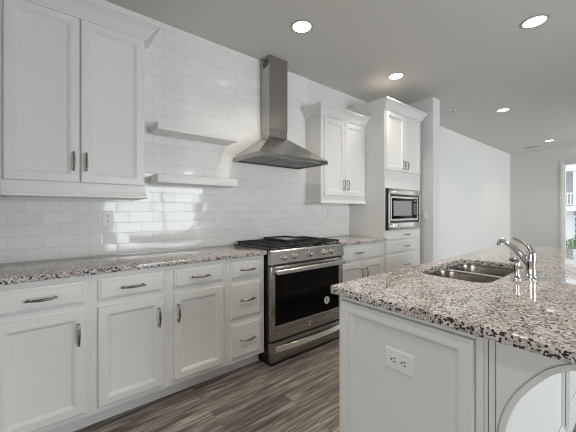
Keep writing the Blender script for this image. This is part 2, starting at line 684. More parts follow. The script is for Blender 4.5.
YH = YF - 0.0195
c = base_cab(-0.245, 0.180, 'white base cabinet at the left edge of the photo, one drawer over one door')
d = front(c, 'drawer', -0.213, 0.151, 0.728, 0.851, loops=DRAWER)
handle(d, -0.031, 0.789, YH, 0.128, False)
d = front(c, 'door', -0.213, 0.151, 0.133, 0.693)
handle(d, 0.121, 0.572, YH, 0.118, True)
c = base_cab(0.180, 0.592, 'white base cabinet under the wall outlet, second from the left, door pull at right')
d = front(c, 'drawer', 0.208, 0.558, 0.728, 0.851, loops=DRAWER)
handle(d, 0.383, 0.789, YH, 0.128, False)
d = front(c, 'door', 0.208, 0.558, 0.133, 0.693)
handle(d, 0.529, 0.572, YH, 0.118, True)
c = base_cab(0.592, 1.003, 'white base cabinet below the floating shelves, pull on the left side of its door')
d = front(c, 'drawer', 0.622, 0.972, 0.728, 0.851, loops=DRAWER)
handle(d, 0.797, 0.789, YH, 0.128, False)
d = front(c, 'door', 0.622, 0.972, 0.133, 0.693)
handle(d, 0.647, 0.572, YH, 0.118, True)
c = base_cab(1.003, 1.332, 'narrow white stack of three drawers just left of the range')
for z0, z1, hz in ((0.724, 0.853, 0.789), (0.428, 0.693, 0.562), (0.132, 0.392, 0.262)):
    d = front(c, 'drawer', 1.031, 1.298, z0, z1, loops=DRAWER)
    handle(d, 1.168, hz, YH, 0.128, False)
c = base_cab(2.222, 3.030, 'white base cabinet between the range and the tall oven cabinet, wide drawer over two doors')
d = front(c, 'drawer', 2.256, 2.996, 0.712, 0.858, loops=DRAWER)
handle(d, 2.525, 0.792, YH, 0.120, False)
d = front(c, 'door', 2.256, 2.594, 0.133, 0.682, loops=DOOR_S)
handle(d, 2.556, 0.565, YH, 0.110, True)
d = front(c, 'door', 2.604, 2.996, 0.133, 0.682, loops=DOOR_S)
handle(d, 2.642, 0.565, YH, 0.110, True)


def counter(x0, x1, label):
    o = MB().box(x0, x1, -0.5515, -0.001, 0.882, 0.914, 0.003).build('countertop', 'granite')
    return tag(o, label, 'countertop')


counter(-0.26, 1.340, 'long polished speckled granite countertop left of the range')
counter(2.222, 3.030, 'short polished speckled granite countertop right of the range')


def wall_cab(x0, x1, z0, z1, label, wall_name='wall_cabinet'):
    t = thing(wall_name, ((x0 + x1) / 2, -0.12, z0), label, 'cabinet', 'white wall cabinets')
    MB().box(x0, x1, YU, -0.002, z0, z1, 0.001, 1).build('carcass', 'cab', t)
    return t


def light_rail(t, x0, x1, z0, r0=0.012, r1=0.012):
    mb = MB()
    prof = [(-0.002, z0), (0.012, z0), (0.016, z0 + 0.004), (0.016, z0 + 0.016), (0.010, z0 + 0.022), (0.010, z0 + 0.030), (0.006, z0 + 0.040), (-0.002, z0 + 0.042)]
    loops = [[Vector((x0 - r0 * (o > 0) * o / 0.012, -0.001, z)) for o, z in prof],
             [Vector((x0 - r0 * (o > 0) * o / 0.012, YU - o, z)) for o, z in prof],
             [Vector((x1 + r1 * (o > 0) * o / 0.012, YU - o, z)) for o, z in prof],
             [Vector((x1 + r1 * (o > 0) * o / 0.012, -0.001, z)) for o, z in prof]]
    mb.loft(loops)
    return mb.build('light_rail', 'cab', t, smooth=25)


UZ1 = 2.425
a = wall_cab(-0.206, 0.515, 1.32, UZ1 + 0.08, 'white two-door wall cabinet with crown moulding, at the upper left above the outlet')
light_rail(a, -0.206, 0.515, 1.316, r0=0.0)
d = front(a, 'door', -0.199, 0.142, 1.405, 2.418, YU)
handle(d, 0.114, 1.533, YU - 0.0195, 0.116, True)
d = front(a, 'door', 0.149, 0.506, 1.405, 2.418, YU)
handle(d, 0.177, 1.533, YU - 0.0195, 0.116, True)
crown(a, [(-0.206, YU, 0, -1), (0.515, YU, 1, -1), (0.515, -0.002, 1, 0)], 2.425, 2.522, 0.085)
n = wall_cab(-0.640, -0.207, 1.32, UZ1 + 0.08, 'sliver of a white wall cabinet cut off by the left edge of the photo')
light_rail(n, -0.640, -0.207, 1.316, r1=0.0)
front(n, 'door', -0.632, -0.216, 1.405, 2.418, YU)
crown(n, [(-0.640, YU, 0, -1), (-0.207, YU, 0, -1)], 2.425, 2.522, 0.085)

b = wall_cab(2.263, 3.031, 1.32, 2.345, 'white two-door wall cabinet with crown between the range hood and the tall cabinet')
light_rail(b, 2.263, 3.031, 1.312, r1=0.0)
d = front(b, 'door', 2.306, 2.640, 1.402, 2.252, YU, DOOR_S)
handle(d, 2.612, 1.527, YU - 0.018, 0.116, True)
d = front(b, 'door', 2.645, 3.012, 1.402, 2.252, YU, DOOR_S)
handle(d, 2.680, 1.527, YU - 0.018, 0.116, True)
crown(b, [(2.263, -0.002, -1, 0), (2.263, YU, -1, -1), (3.031, YU, 0, -1)], 2.266, 2.370, 0.078)

# tall cabinet
TX0, TX1 = 3.034, 3.876
t = thing('tall_oven_cabinet', (3.455, -0.26, 0), 'tall white cabinet holding the built-in microwave, doors above and drawers below', 'cabinet')
mb = MB()
mb.box(TX0, 3.050, YF, -0.001, 0.1, 2.50, 0.001, 1)
mb.box(3.842, TX1, YF, -0.001, 0.1, 2.50, 0.001, 1)
mb.box(3.050, 3.842, YF, -0.012, 1.500, 2.50)
mb.box(3.050, 3.842, YF, -0.012, 0.1, 1.000)
mb.box(3.050, 3.842, -0.030, -0.012, 1.000, 1.500)
mb.build('carcass', 'cab', t, smooth=20)
MB().box(TX0, TX1, -0.440, -0.425, 0.0, 0.1).build('toe_kick', 'cab', t)
d = front(t, 'door', 3.050, 3.446, 1.712, 2.408, loops=DOOR_S)
handle(d, 3.412, 1.797, YF - 0.018, 0.11, True)
d = front(t, 'door', 3.452, 3.850, 1.712, 2.408, loops=DOOR_S)
handle(d, 3.488, 1.797, YF - 0.018, 0.11, True)
for z0, z1, hz in ((0.876, 0.992, 0.935), (0.722, 0.866, 0.795), (0.430, 0.706, 0.560), (0.133, 0.416, 0.275)):
    d = front(t, 'drawer', 3.040, 3.846, z0, z1, loops=DRAWER)
    handle(d, 3.480, hz, YH, 0.12, False)
crown(t, [(TX0, -0.004, -1, 0), (TX0, YF, -1, -1), (TX1, YF, 1, -1), (TX1, -0.004, 1, 0)], 2.425, 2.532, 0.075)

# microwave
mw = thing('microwave', (3.446, -0.30, 1.003), 'built-in steel microwave with dark window set in the tall white cabinet', 'microwave')
MB().box(3.056, 3.836, -0.515, -0.05, 1.004, 1.496).build('housing', 'black', mw)
mb = MB()
ytf, ytb = -0.552, -0.519
mb.box(3.062, 3.808, ytf, ytb, 1.428, 1.494, 0.003)
mb.box(3.062, 3.808, ytf, ytb, 1.006, 1.086, 0.003)
mb.box(3.062, 3.098, ytf, ytb, 1.086, 1.428, 0.001, 1)
mb.box(3.796, 3.808, ytf, ytb, 1.086, 1.428, 0.001, 1)
mb.build('trim_kit', 'steel_bright', mw)
MB().box(3.048, 3.061, ytf, ytb, 1.000, 1.497, 0.001).build('side_channel', 'black', mw)
MB().box(3.098, 3.796, -0.530, -0.5155, 1.087, 1.427).build('front_recess', 'black', mw)
df = MB().panel(3.126, 3.772, 1.112, 1.405, fr_front(-0.530), [(0, 0), (0, 0.010), (0.002, 0.012), (0.021, 0.012), (0.022, 0.009)]).build('door_frame', 'steel_bright', mw)
MB().box(3.147, 3.646, -0.5425, -0.538, 1.133, 1.384, 0.001).build('door_glass', 'glass_black', df)
MB().box(3.182, 3.600, -0.5435, -0.5424, 1.170, 1.352).build('window', 'screen', df)
cp = MB().box(3.648, 3.751, -0.5425, -0.538, 1.133, 1.384, 0.001).build('control_panel', 'glass_black', mw)
MB().box(3.672, 3.728, -0.5431, -0.5424, 1.350, 1.366).build('display', 'screen', cp)
mb = MB()
for r in range(6):
    for k in range(3):
        mb.box(3.672 + k * 0.022, 3.684 + k * 0.022, -0.5431, -0.5424, 1.190 + r * 0.024, 1.198 + r * 0.024)
mb.build('key_markings', 'mark', cp, smooth=0)

# ================================================================== shelves
for z0, z1, lab in ((1.831, 1.890, 'upper of the two white floating shelves on the tiled wall'), (1.441, 1.505, 'lower of the two white floating shelves on the tiled wall')):
    o = MB().box(0.610, 1.268, -0.212, -0.0005, z0, z1, 0.002).build('floating_shelf', 'cab')
    tag(o, lab, 'shelf', 'floating shelves')

# ================================================================== range hood
h = thing('range_hood', (1.75, -0.1, 1.69), 'stainless steel chimney range hood mounted above the gas range', 'range hood')
HX0, HX1, HY, HZ = 1.337, 2.153, -0.445, 1.690
MB().box(1.643, 1.868, -0.158, -0.0005, 2.02, 2.742, 0.001, 1).build('chimney', 'steel_v', h)
MB().box(1.646, 1.865, -0.155, -0.0005, 1.93, 2.02, 0.001, 1).build('chimney_sleeve', 'steel_v', h)
mb = MB()
for k in range(6):
    mb.box(1.6415, 1.644, -0.132, -0.050, 2.640 + k * 0.0125, 2.6475 + k * 0.0125)
mb.build('side_vent', 'slot', h, smooth=0)
lo = [Vector((HX0, -0.0005, HZ + 0.036)), Vector((HX0, HY, HZ + 0.036)), Vector((HX1, HY, HZ + 0.036)), Vector((HX1, -0.0005, HZ + 0.036))]
lt = [Vector((1.640, -0.0005, 1.95)), Vector((1.640, -0.162, 1.95)), Vector((1.871, -0.162, 1.95)), Vector((1.871, -0.0005, 1.95))]
MB().loft([lo, lt]).build('canopy', 'steel', h, smooth=15)
mb = MB()
mb.box(HX0, HX1, HY, HY + 0.012, HZ, HZ + 0.036, 0.001, 1)
mb.box(HX0, HX0 + 0.012, HY + 0.012, -0.0005, HZ, HZ + 0.036, 0.001, 1)
mb.box(HX1 - 0.012, HX1, HY + 0.012, -0.0005, HZ, HZ + 0.036, 0.001, 1)
mb.box(HX0 + 0.012, HX1 - 0.012, -0.016, -0.0005, HZ, HZ + 0.036)
mb.build('rim', 'steel', h)
MB().box(HX0 + 0.012, HX1 - 0.012, HY + 0.012, -0.016, HZ + 0.018, HZ + 0.030).build('underside', 'filter', h)
for k in range(3):
    x0 = HX0 + 0.05 + k * 0.24
    mb = MB()
    for j in range(9):
        mb.box(x0, x0 + 0.225, HY + 0.05 + j * 0.038, HY + 0.068 + j * 0.038, HZ + 0.010, HZ + 0.018)
    mb.build('filter', 'filter', h, smooth=0)
MB().box(2.045, 2.145, HY - 0.0015, HY, HZ + 0.008, HZ + 0.028).build('control_strip', 'pewter', h)

# ================================================================== gas range
RX0, RX1 = 1.352, 2.206
rg = thing('gas_range', (1.78, -0.30, 0), 'stainless steel slide-in gas range with black oven door and cast iron grates', 'range')
MB().box(RX0, RX1, -0.555, -0.012, 0.03, 0.905, 0.002).build('body', 'black', rg)
MB().box(RX0 + 0.001, RX1 - 0.001, -0.584, -0.020, 0.0, 0.029, 0.002).build('toe_base', 'black', rg)
MB().box(RX0 - 0.002, RX1 + 0.002, -0.580, -0.012, 0.906, 0.922, 0.004).build('cooktop', 'black', rg)
# sloped control panel
poly = [(-0.555, 0.800), (-0.598, 0.800), (-0.602, 0.808), (-0.590, 0.904), (-0.580, 0.914), (-0.555, 0.914)]
cpan = MB().prism(poly, lambda a, b_, d_: Vector((d_, a, b_)), RX0 - 0.004, RX1 + 0.004).build('control_panel', 'steel_bright', rg, smooth=25)
ax = Vector((0, -0.992, 0.124)).normalized()
for x in (1.476, 1.583, 1.762, 1.936, 2.030):
    k = MB()
    o = Vector((x, -0.597, 0.853))
    k.lathe(o, ax, [(0.024, -0.002), (0.024, 0.006), (0.019, 0.009), (0.018, 0.030), (0.015, 0.034)], 20)
    k.tube([o + ax * 0.030 + Vector((0, 0, -0.017)), o + ax * 0.036, o + ax * 0.030 + Vector((0, 0, 0.017))], [0.004, 0.006, 0.004], 8)
    k.build('knob', 'badge', rg)
MB().box(RX0 + 0.01, RX1 - 0.01, -0.590, -0.555, 0.788, 0.800).build('panel_gap', 'black', rg)
# oven door
DY = -0.592
door = MB()
door.box(RX0 - 0.002, 1.392, DY, -0.556, 0.198, 0.786, 0.003)
door.box(2.148, RX1 + 0.002, DY, -0.556, 0.198, 0.786, 0.003)
door.box(1.392, 2.148, DY, -0.556, 0.198, 0.312, 0.003)
door.box(1.392, 2.148, DY, -0.556, 0.728, 0.786, 0.003)
door = door.build('oven_door', 'steel', rg)
MB().box(1.390, 2.150, DY + 0.002, -0.558, 0.310, 0.730).build('door_glass', 'glass_black', door)
mb = MB()
hz, hy_ = 0.748, -0.640
hp = [(hy_ - 0.012, hz - 0.016), (hy_ - 0.013, hz - 0.008), (hy_ - 0.010, hz + 0.004), (hy_ - 0.003, hz + 0.014), (hy_ + 0.006, hz + 0.018), (hy_ + 0.008, hz - 0.012)]
mb.prism(hp, lambda a, b_, d_: Vector((d_, a, b_)), 1.376, 2.176)
for x in (1.392, 2.160):
    mb.box(x - 0.012, x + 0.012, hy_ + 0.006, DY, hz - 0.013, hz + 0.013, 0.003)
mb.build('door_handle', 'steel_bright', door)
mb = MB()
mb.lathe((1.985, DY + 0.002, 0.408), (0, -1, 0), [(0.034, 0), (0.034, 0.001)], 28)
st = mb.build('sticker', 'sticker', door)
mb = MB()
pts = []
yq = DY - 0.0005
mb.box(1.974, 1.979, yq - 0.0008, yq + 0.0003, 0.388, 0.428)
ring = lambda cx, cz, ro, ri: mb.loft([[Vector((cx + r * math.cos(a), y_, cz + r * math.sin(a))) for r, y_ in ((ri, yq), (ro, yq), (ro, yq - 0.0008), (ri, yq - 0.0008))] for a in [i * math.pi / 12 - math.pi / 2 for i in range(13)]])
ring(1.979, 0.417, 0.012, 0.007)
ring(1.993, 0.400, 0.010, 0.006)
mb.build('sticker_print', 'slot', st, smooth=0)
MB().lathe((1.766, DY, 0.256), (0, -1, 0), [(0.019, 0), (0.019, 0.002), (0.016, 0.003), (0.015, 0.002), (0.0, 0.002)], 28, cap1=False).build('badge', 'badge', door)
# storage drawer
dr = MB().box(RX0 - 0.002, RX1 + 0.002, DY + 0.004, -0.556, 0.026, 0.178, 0.003).build('storage_drawer', 'steel', rg)
mb = MB()
N = 20
loops = []
for i in range(N + 1):
    s = -1 + 2 * i / N
    x = 1.778 + s * 0.388
    out = 0.020 + 0.028 * (1 - s * s)
    y0 = DY + 0.004
    loops.append([Vector((x, y0 - out + 0.010, 0.112 + 0.006 * (1 - s * s))), Vector((x, y0 - out, 0.108 + 0.006 * (1 - s * s))), Vector((x, y0 - out + 0.016, 0.144)), Vector((x, y0 - out + 0.020, 0.146))])
mb.loft(loops)
for s in (-1, 1):
    mb.box(1.778 + s * 0.376 - 0.012, 1.778 + s * 0.376 + 0.012, DY - 0.004, DY + 0.004, 0.112, 0.142)
mb.build('drawer_handle', 'steel_bright', dr)
MB().box(RX0 + 0.008, RX1 - 0.008, -0.575, -0.556, 0.178, 0.198).build('drawer_gap', 'black', rg)


def grate(x0, x1, y0, y1, nx, ny):
    mb = MB()
    zt, zb, w_ = 0.951, 0.934, 0.006
    for i in range(nx):
        x = x0 + w_ + (x1 - x0 - 2 * w_) * i / (nx - 1)
        mb.box(x - w_, x + w_, y0, y1, zb, zt, 0.003, 1)
    for j in range(ny):
        y = y0 + w_ + (y1 - y0 - 2 * w_) * j / (ny - 1)
        mb.box(x0, x1, y - w_, y + w_, zb + 0.001, zt - 0.001, 0.003, 1)
    for x in (x0 + 0.012, x1 - 0.012):
        for y in (y0 + 0.012, y1 - 0.012):
            mb.box(x - 0.007, x + 0.007, y - 0.007, y + 0.007, 0.921, zb)
    return mb.build('grate', 'iron', rg, smooth=20)


grate(RX0 + 0.010, 1.622, -0.555, -0.035, 3, 6)
grate(1.632, 1.928, -0.555, -0.035, 4, 5)
grate(1.938, RX1 - 0.010, -0.555, -0.035, 3, 6)
for x, y, r in ((1.49, -0.43, 0.045), (1.49, -0.16, 0.036), (1.78, -0.30, 0.042), (2.07, -0.43, 0.045), (2.07, -0.16, 0.036)):
    MB().lathe((x, y, 0.921), (0, 0, 1), [(r + 0.01, 0), (r + 0.01, 0.004), (r, 0.006), (r, 0.011), (r - 0.006, 0.012)], 20).build('burner_cap', 'iron', rg)
gd = MB()
gd.box(1.640, 1.920, -0.420, -0.060, 0.952, 0.958, 0.002)
for a_ in ((1.640, 1.648, -0.420, -0.060), (1.912, 1.920, -0.420, -0.060), (1.640, 1.920, -0.068, -0.060), (1.640, 1.920, -0.420, -0.412)):
    gd.box(*a_, 0.952, 0.972, 0.002)
gd = gd.build('griddle', 'iron', rg)
MB().box(1.650, 1.910, -0.410, -0.070, 0.9585, 0.9605).build('griddle_plate', 'steel', gd)

# ================================================================== island
IX0, IX1, IY0, IY1 = 0.955, 3.330, -2.180, -1.640
isl = thing('kitchen_island', (2.1, -1.9, 0), 'white panelled kitchen island with curved brackets under its granite overhang', 'island')
mb = MB()
mb.box(IX0 + 0.001, IX0 + 0.02, IY0, IY1, 0.0, 0.8815)
mb.box(IX1 - 0.02, IX1, IY0, IY1, 0.0, 0.8815)
mb.box(IX0 + 0.02, IX1 - 0.02, IY1 - 0.02, IY1, 0.1, 0.8815)
mb.box(IX0 + 0.02, IX1 - 0.02, IY0, IY0 + 0.02, 0.0, 0.8815)
mb.box(IX0 + 0.02, IX1 - 0.02, IY0 + 0.02, IY1 - 0.02, 0.1, 0.118)
mb.box(IX0 + 0.02, IX1 - 0.02, IY1 - 0.09, IY1 - 0.075, 0.0, 0.1)
mb.build('carcass', 'cab', isl, smooth=20)
ENDP = [(0.0, 0.0), (0.0, 0.015), (0.003, 0.018), (0.010, 0.018), (0.013, 0.0155), (0.037, 0.0155), (0.038, 0.012), (0.043, 0.011), (0.054, 0.003), (0.058, 0.002)]
MB().panel(1.660, 2.150, 0.05, 0.862, fr_left(IX0), ENDP).build('end_panel', 'cab', isl, smooth=20)
mb = MB()
mb.box(IX0 - 0.006, IX0, -2.172, -2.154, 0.0, 0.8815, 0.001, 1)
mb.box(IX0 - 0.004, IX0, -1.657, -1.640, 0.0, 0.8815, 0.001, 1)
mb.box(IX0 - 0.004, IX0 + 0.0, -2.152, -1.658, 0.864, 0.8815)
mb.build('end_trim', 'cab', isl)
# seating side: panel skin, stiles, skirting
mb = MB()
mb.box(IX0 + 0.03, IX1, IY0 - 0.004, IY0, 0.140, 0.8815)
mb.build('back_panel', 'cab', isl)
mb = MB()
mb.box(IX0 + 0.034, IX1, IY0 - 0.016, IY0 - 0.0041, 0.0, 0.132, 0.002)
mb.box(IX0 + 0.034, IX1, IY0 - 0.011, IY0 - 0.0041, 0.132, 0.146, 0.003)
mb.build('skirting', 'cab', isl)


def corbel(x0, x1):
    arc = [(-2.380, 0.866), (-2.358, 0.860), (-2.336, 0.847), (-2.315, 0.829), (-2.295, 0.804), (-2.277, 0.779), (-2.259, 0.750), (-2.245, 0.722), (-2.233, 0.690), (-2.226, 0.662), (-2.221, 0.635), (-2.218, 0.600)]
    poly = [(IY0 - 0.0041, 0.8815), (-2.392, 0.8815), (-2.392, 0.868)] + arc + [(-2.216, 0.55), (-2.215, 0.147), (IY0 - 0.0041, 0.147)]
    full = arc + [(-2.216, 0.55), (-2.215, 0.147)]

    def offs(wd):
        o_ = []
        for i, (a_, b_) in enumerate(full):
            p0, p1 = full[max(i - 1, 0)], full[min(i + 1, len(full) - 1)]
            tx, tz = p1[0] - p0[0], p1[1] - p0[1]
            L = math.hypot(tx, tz)
            nx_, nz_ = -tz / L, tx / L
            if nx_ < 0:
                nx_, nz_ = -nx_, -nz_
            o_.append((a_ + nx_ * wd, b_ + nz_ * wd))
        return o_
    fn = lambda a_, b_, d_: Vector((d_, a_, b_))
    mb = MB()
    mb.prism(poly, fn, x0 + 0.012, x1)
    # edge band along the arc, then a fine groove, then the flat field
    L2 = []
    for (a0, b0), (a1, b1) in zip(full, offs(0.0135)):
        b1 = min(b1, 0.880)
        L2.append([Vector((x0 + 0.012, a0, b0)), Vector((x0, a0, b0)), Vector((x0, a1, b1)), Vector((x0 + 0.012, a1, b1))])
    mb.loft(L2)
    field = [p for p in offs(0.018) if p[1] < 0.878]
    field = [(min(p[0], -2.2012), p[1]) for p in field]
    mb.prism([(-2.2010, 0.8812), (field[0][0] - 0.012, 0.8812)] + field + [(-2.2010, 0.147)], fn, x0 + 0.002, x0 + 0.012)
    mb.box(x0, x0 + 0.012, -2.198, IY0 - 0.0041, 0.147, 0.8812, 0.001, 1)
    mb.box(x0, x0 + 0.03, IY0 - 0.03, IY0 - 0.0041, 0.0, 0.147)
    return mb.build('corbel', 'cab', isl, smooth=30)


corbel(IX0 - 0.004, IX0 + 0.030)
corbel(2.020, 2.054)
corbel(3.080, 3.114)
# working side doors and drawers (mirrored in the oven glass)
xs = [0.985, 1.40, 1.82, 2.24, 2.78, 3.31]
for x0, x1 in zip(xs[:-1], xs[1:]):
    MB().panel(x0 + 0.012, x1 - 0.012, 0.133, 0.693, fr_back(IY1), DOOR).build('door', 'cab', isl, smooth=20)
    MB().panel(x0 + 0.012, x1 - 0.012, 0.728, 0.851, fr_back(IY1), DRAWER).build('drawer_front', 'cab', isl, smooth=20)


def rrect(x0, x1, y0, y1, r, n=6):
    P = []
    for cx, cy, a0 in ((x1 - r, y1 - r, 0), (x0 + r, y1 - r, 90), (x0 + r, y0 + r, 180), (x1 - r, y0 + r, 270)):
        for i in range(n + 1):
            a = math.radians(a0 + 90 * i / n)
            P.append((cx + r * math.cos(a), cy + r * math.sin(a)))
    return P


def slab_with_hole(name, outer, holes, z0, z1, mat, bv=0.003, parent=None):
    cu = bpy.data.curves.new(name, 'CURVE')
    cu.dimensions = '2D'
    cu.fill_mode = 'BOTH'
    cu.extrude = (z1 - z0) / 2 - bv
    cu.bevel_depth = bv
    cu.bevel_resolution = 2
    cu.offset = -bv
    for P in [outer] + holes:
        s = cu.splines.new('POLY')
        s.points.add(len(P) - 1)
        for pt, (x, y) in zip(s.points, P):
            pt.co = (x, y, 0, 1)
        s.use_cyclic_u = True
    tmp = bpy.data.objects.new('tmp', cu)
    COL.objects.link(tmp)
    bpy.context.view_layer.update()
    me = bpy.data.meshes.new_from_object(tmp.evaluated_get(bpy.context.evaluated_depsgraph_get()))
    bpy.data.objects.remove(tmp)
    me.name = name
    me.transform(Matrix.Translation(Vector((0, 0, (z0 + z1) / 2)) - (wloc(parent) if parent else Vector((0, 0, 0)))))
    me.materials.clear()
    me.materials.append(M[mat])
    me.polygons.foreach_set('use_smooth', [True] * len(me.polygons))
    me.set_sharp_from_angle(angle=math.radians(35))
    o = bpy.data.objects.new(name, me)
    COL.objects.link(o)
    if parent:
        o.parent = parent
    return o


SX0, SX1, SY0, SY1 = 1.470, 2.150, -2.022, -1.690
top = slab_with_hole('countertop', rrect(0.925, 3.385, -2.435, -1.606, 0.014), [rrect(SX0, SX1, SY0, SY1, 0.07)[::-1]], 0.882, 0.914, 'granite')
tag(top, 'large polished speckled granite top of the island around the sink', 'countertop')

# sink
sk = thing('double_sink', (1.81, -1.856, 0.72), 'stainless steel double bowl sink set under the island granite', 'sink')
BOWLS = ((SX0 - 0.004, 1.838), (1.868, SX1 + 0.004))
for bx0, bx1 in BOWLS:
    mb = MB()
    by0, by1 = SY0 - 0.004, SY1 + 0.004
    loops = []
    for ins, z, r in ((0.0, 0.8748, 0.070), (0.001, 0.870, 0.07), (0.006, 0.80, 0.066), (0.012, 0.745, 0.062), (0.022, 0.728, 0.055), (0.045, 0.720, 0.04)):
        loops.append([Vector((x, y, z)) for x, y in rrect(bx0 + ins, bx1 - ins, by0 + ins, by1 - ins, r)])
    outer = []
    for ins, z, r in ((0.042, 0.717, 0.04), (0.018, 0.725, 0.057), (0.009, 0.742, 0.064), (0.003, 0.80, 0.068), (-0.004, 0.8748, 0.072)):
        outer.append([Vector((x, y, z)) for x, y in rrect(bx0 + ins, bx1 - ins, by0 + ins, by1 - ins, r)])
    mb.loft(loops + outer, cap0=False, cap1=False)
    # floor of the bowl
    mb.loft([loops[-1], outer[0]], cap0=True, cap1=True)
    bo = mb.build('bowl', 'sink', sk, smooth=50)
    MB().lathe(((bx0 + bx1) / 2, (by0 + by1) / 2, 0.7202), (0, 0, 1), [(0.042, 0), (0.042, 0.002), (0.036, 0.003), (0.030, 0.0005), (0.008, 0.0005), (0.006, 0.006)], 24).build('drain', 'chrome', bo)
slab_with_hole('flange', rrect(SX0 - 0.030, SX1 + 0.030, SY0 - 0.030, SY1 + 0.022, 0.06),
               [rrect(bx0, bx1, SY0 - 0.004, SY1 + 0.004, 0.07)[::-1] for bx0, bx1 in BOWLS], 0.8755, 0.8815, 'steel_bright', 0.002, sk)

# faucet
fx, fy = 1.768, -2.113
f = thing('kitchen_faucet', (fx, fy, 0.914), 'chrome single-lever faucet with slanted spout behind the island sink', 'faucet')
mb = MB()
for i, (ins, z) in enumerate(((0.0, 0.9142), (0.0, 0.918), (0.003, 0.921))):
    pass
pl = [[Vector((x, y, z)) for x, y in rrect(1.722 + ins, 1.985 - ins, -2.133 + ins, -2.095 - ins, 0.0185 - ins)] for ins, z in ((0.0, 0.9143), (0.0, 0.918), (0.003, 0.921))]
mb.loft(pl).build('deck_plate', 'chrome', f)
MB().lathe((fx, fy, 0.921), (0, 0, 1), [(0.024, 0), (0.024, 0.006), (0.0205, 0.010), (0.0195, 0.060), (0.0205, 0.064), (0.0205, 0.100), (0.019, 0.112), (0.014, 0.124), (0.006, 0.130)], 24).build('faucet_body', 'chrome', f)
root = Vector((fx, fy, 0.968))
tip = Vector((1.818, -1.985, 1.080))
pts = [root]
for i in range(1, 11):
    s = i / 10
    p = root.lerp(tip, s) + Vector((0, 0, 0.016 * math.sin(math.pi * s)))
    pts.append(p)
pts += [tip + Vector((0.002, 0.010, -0.005)), tip + Vector((0.003, 0.012, -0.018))]
rd = [0.016, 0.0155, 0.0145, 0.0135, 0.0125, 0.012, 0.0115, 0.011, 0.0105, 0.0105, 0.0105, 0.0105, 0.0105]
MB().tube(pts, rd, 14).build('spout', 'chrome', f)
MB().lathe(tip + Vector((0.003, 0.012, -0.016)), (0, 0, -1), [(0.012, 0), (0.012, 0.010), (0.010, 0.012)], 16).build('aerator', 'pewter', f)
lv = Vector((fx + 0.002, fy + 0.002, 1.042))
pts = [lv, lv + Vector((0.012, 0.008, 0.016)), lv + Vector((0.030, 0.028, 0.030)), lv + Vector((0.052, 0.052, 0.038)), lv + Vector((0.070, 0.074, 0.046)), lv + Vector((0.078, 0.086, 0.052))]
MB().tube(pts, [0.011, 0.009, 0.007, 0.0062, 0.0062, 0.0045], 12).build('lever', 'pewter', f)
sp = thing('side_sprayer', (1.688, -2.076, 0.914), 'short chrome side sprayer standing on the granite left of the faucet', 'sprayer')
MB().lathe((1.688, -2.076, 0.9143), (0, 0, 1), [(0.021, 0), (0.021, 0.004), (0.016, 0.010), (0.0145, 0.026)], 20).build('sprayer_base', 'chrome', sp)
MB().lathe((1.688, -2.076, 0.940), (0, 0, 1), [(0.0125, 0), (0.0125, 0.030), (0.0145, 0.036), (0.0145, 0.052), (0.011, 0.058)], 20).build('sprayer_wand', 'chrome', sp)
MB().tube([(1.688, -2.076, 0.992), (1.690, -2.072, 1.000), (1.696, -2.058, 1.004), (1.699, -2.050, 1.002)], [0.012, 0.0135, 0.0125, 0.009], 14).build('spray_head', 'pewter', sp)


# ================================================================== outlets and switch
def socket_parts(fn, parent, cu, cv, horizontal, cover=(0.035, 0.0545), slots='slot'):
    """fn(u, v, d) maps to the wall; two sockets on a plate"""
    hu, hv = cover if not horizontal else cover[::-1]
    MB().panel(cu - hu, cu + hu, cv - hv, cv + hv, fn, [(0, 0), (0, 0.003), (0.0035, 0.0055)]).build('cover_plate', 'plate', parent)
    for s in (-1, 1):
        du, dv = (0, s * 0.0195) if not horizontal else (s * 0.0195, 0)
        mb = MB()
        mb.prism(rrect(cu + du - 0.0145, cu + du + 0.0145, cv + dv - 0.0145, cv + dv + 0.0145, 0.008), fn, 0.0045, 0.0072)
        so = mb.build('socket', 'plate', parent)
        mb = MB()
        for a_, b_, w_, h_ in ((-0.0062, 0.003, 0.0034, 0.0095), (0.0062, 0.003, 0.0034, 0.008), (0.0, -0.0080, 0.006, 0.006)):
            if horizontal:
                a_, b_, w_, h_ = b_, a_, h_, w_
            q = [(cu + du + a_ - w_ / 2, cv + dv + b_ - h_ / 2), (cu + du + a_ + w_ / 2, cv + dv + b_ - h_ / 2), (cu + du + a_ + w_ / 2, cv + dv + b_ + h_ / 2), (cu + du + a_ - w_ / 2, cv + dv + b_ + h_ / 2)]
            mb.prism(q, fn, 0.0068, 0.0075)
        mb.build('slots', slots, so, smooth=0)


ol = thing('power_outlet', (0.325, 0, 1.175), 'white duplex outlet on the tiles below the upper left wall cabinet', 'outlet')
socket_parts(fr_front(-0.0003), ol, 0.325, 1.175, False)
ol = thing('power_outlet', (1.192, 0, 1.172), 'white outlet on the tiles to the left of the range, above the long countertop', 'outlet')
socket_parts(fr_front(-0.0003), ol, 1.192, 1.172, False, slots='mark')
ol = thing('power_outlet', (2.665, 0, 1.176), 'pale outlet plate on the tiles under the wall cabinet right of the range', 'outlet')
socket_parts(fr_front(-0.0003), ol, 2.665, 1.176, False, cover=(0.052, 0.060), slots='mark')
ol = thing('power_outlet', (IX0, -1.914, 0.705), 'white sideways duplex outlet on the end panel of the kitchen island', 'outlet')
socket_parts(fr_left(IX0 - 0.0021), ol, 1.914, 0.705, True, cover=(0.036, 0.0535))
sw = thing('light_switch', (3.955, -0.545, 1.155), 'white light switch on the stub wall beside the tall microwave cabinet', 'light switch')
MB().panel(0.510, 0.580, 1.098, 1.212, fr_left(3.9548), [(0, 0), (0, 0.003), (0.0035, 0.0055)]).build('cover_plate', 'plate', sw)
MB().panel(0.530, 0.560, 1.124, 1.186, fr_left(3.9498), [(0, 0), (0, 0.003), (0.003, 0.005)]).build('rocker', 'plate', sw)

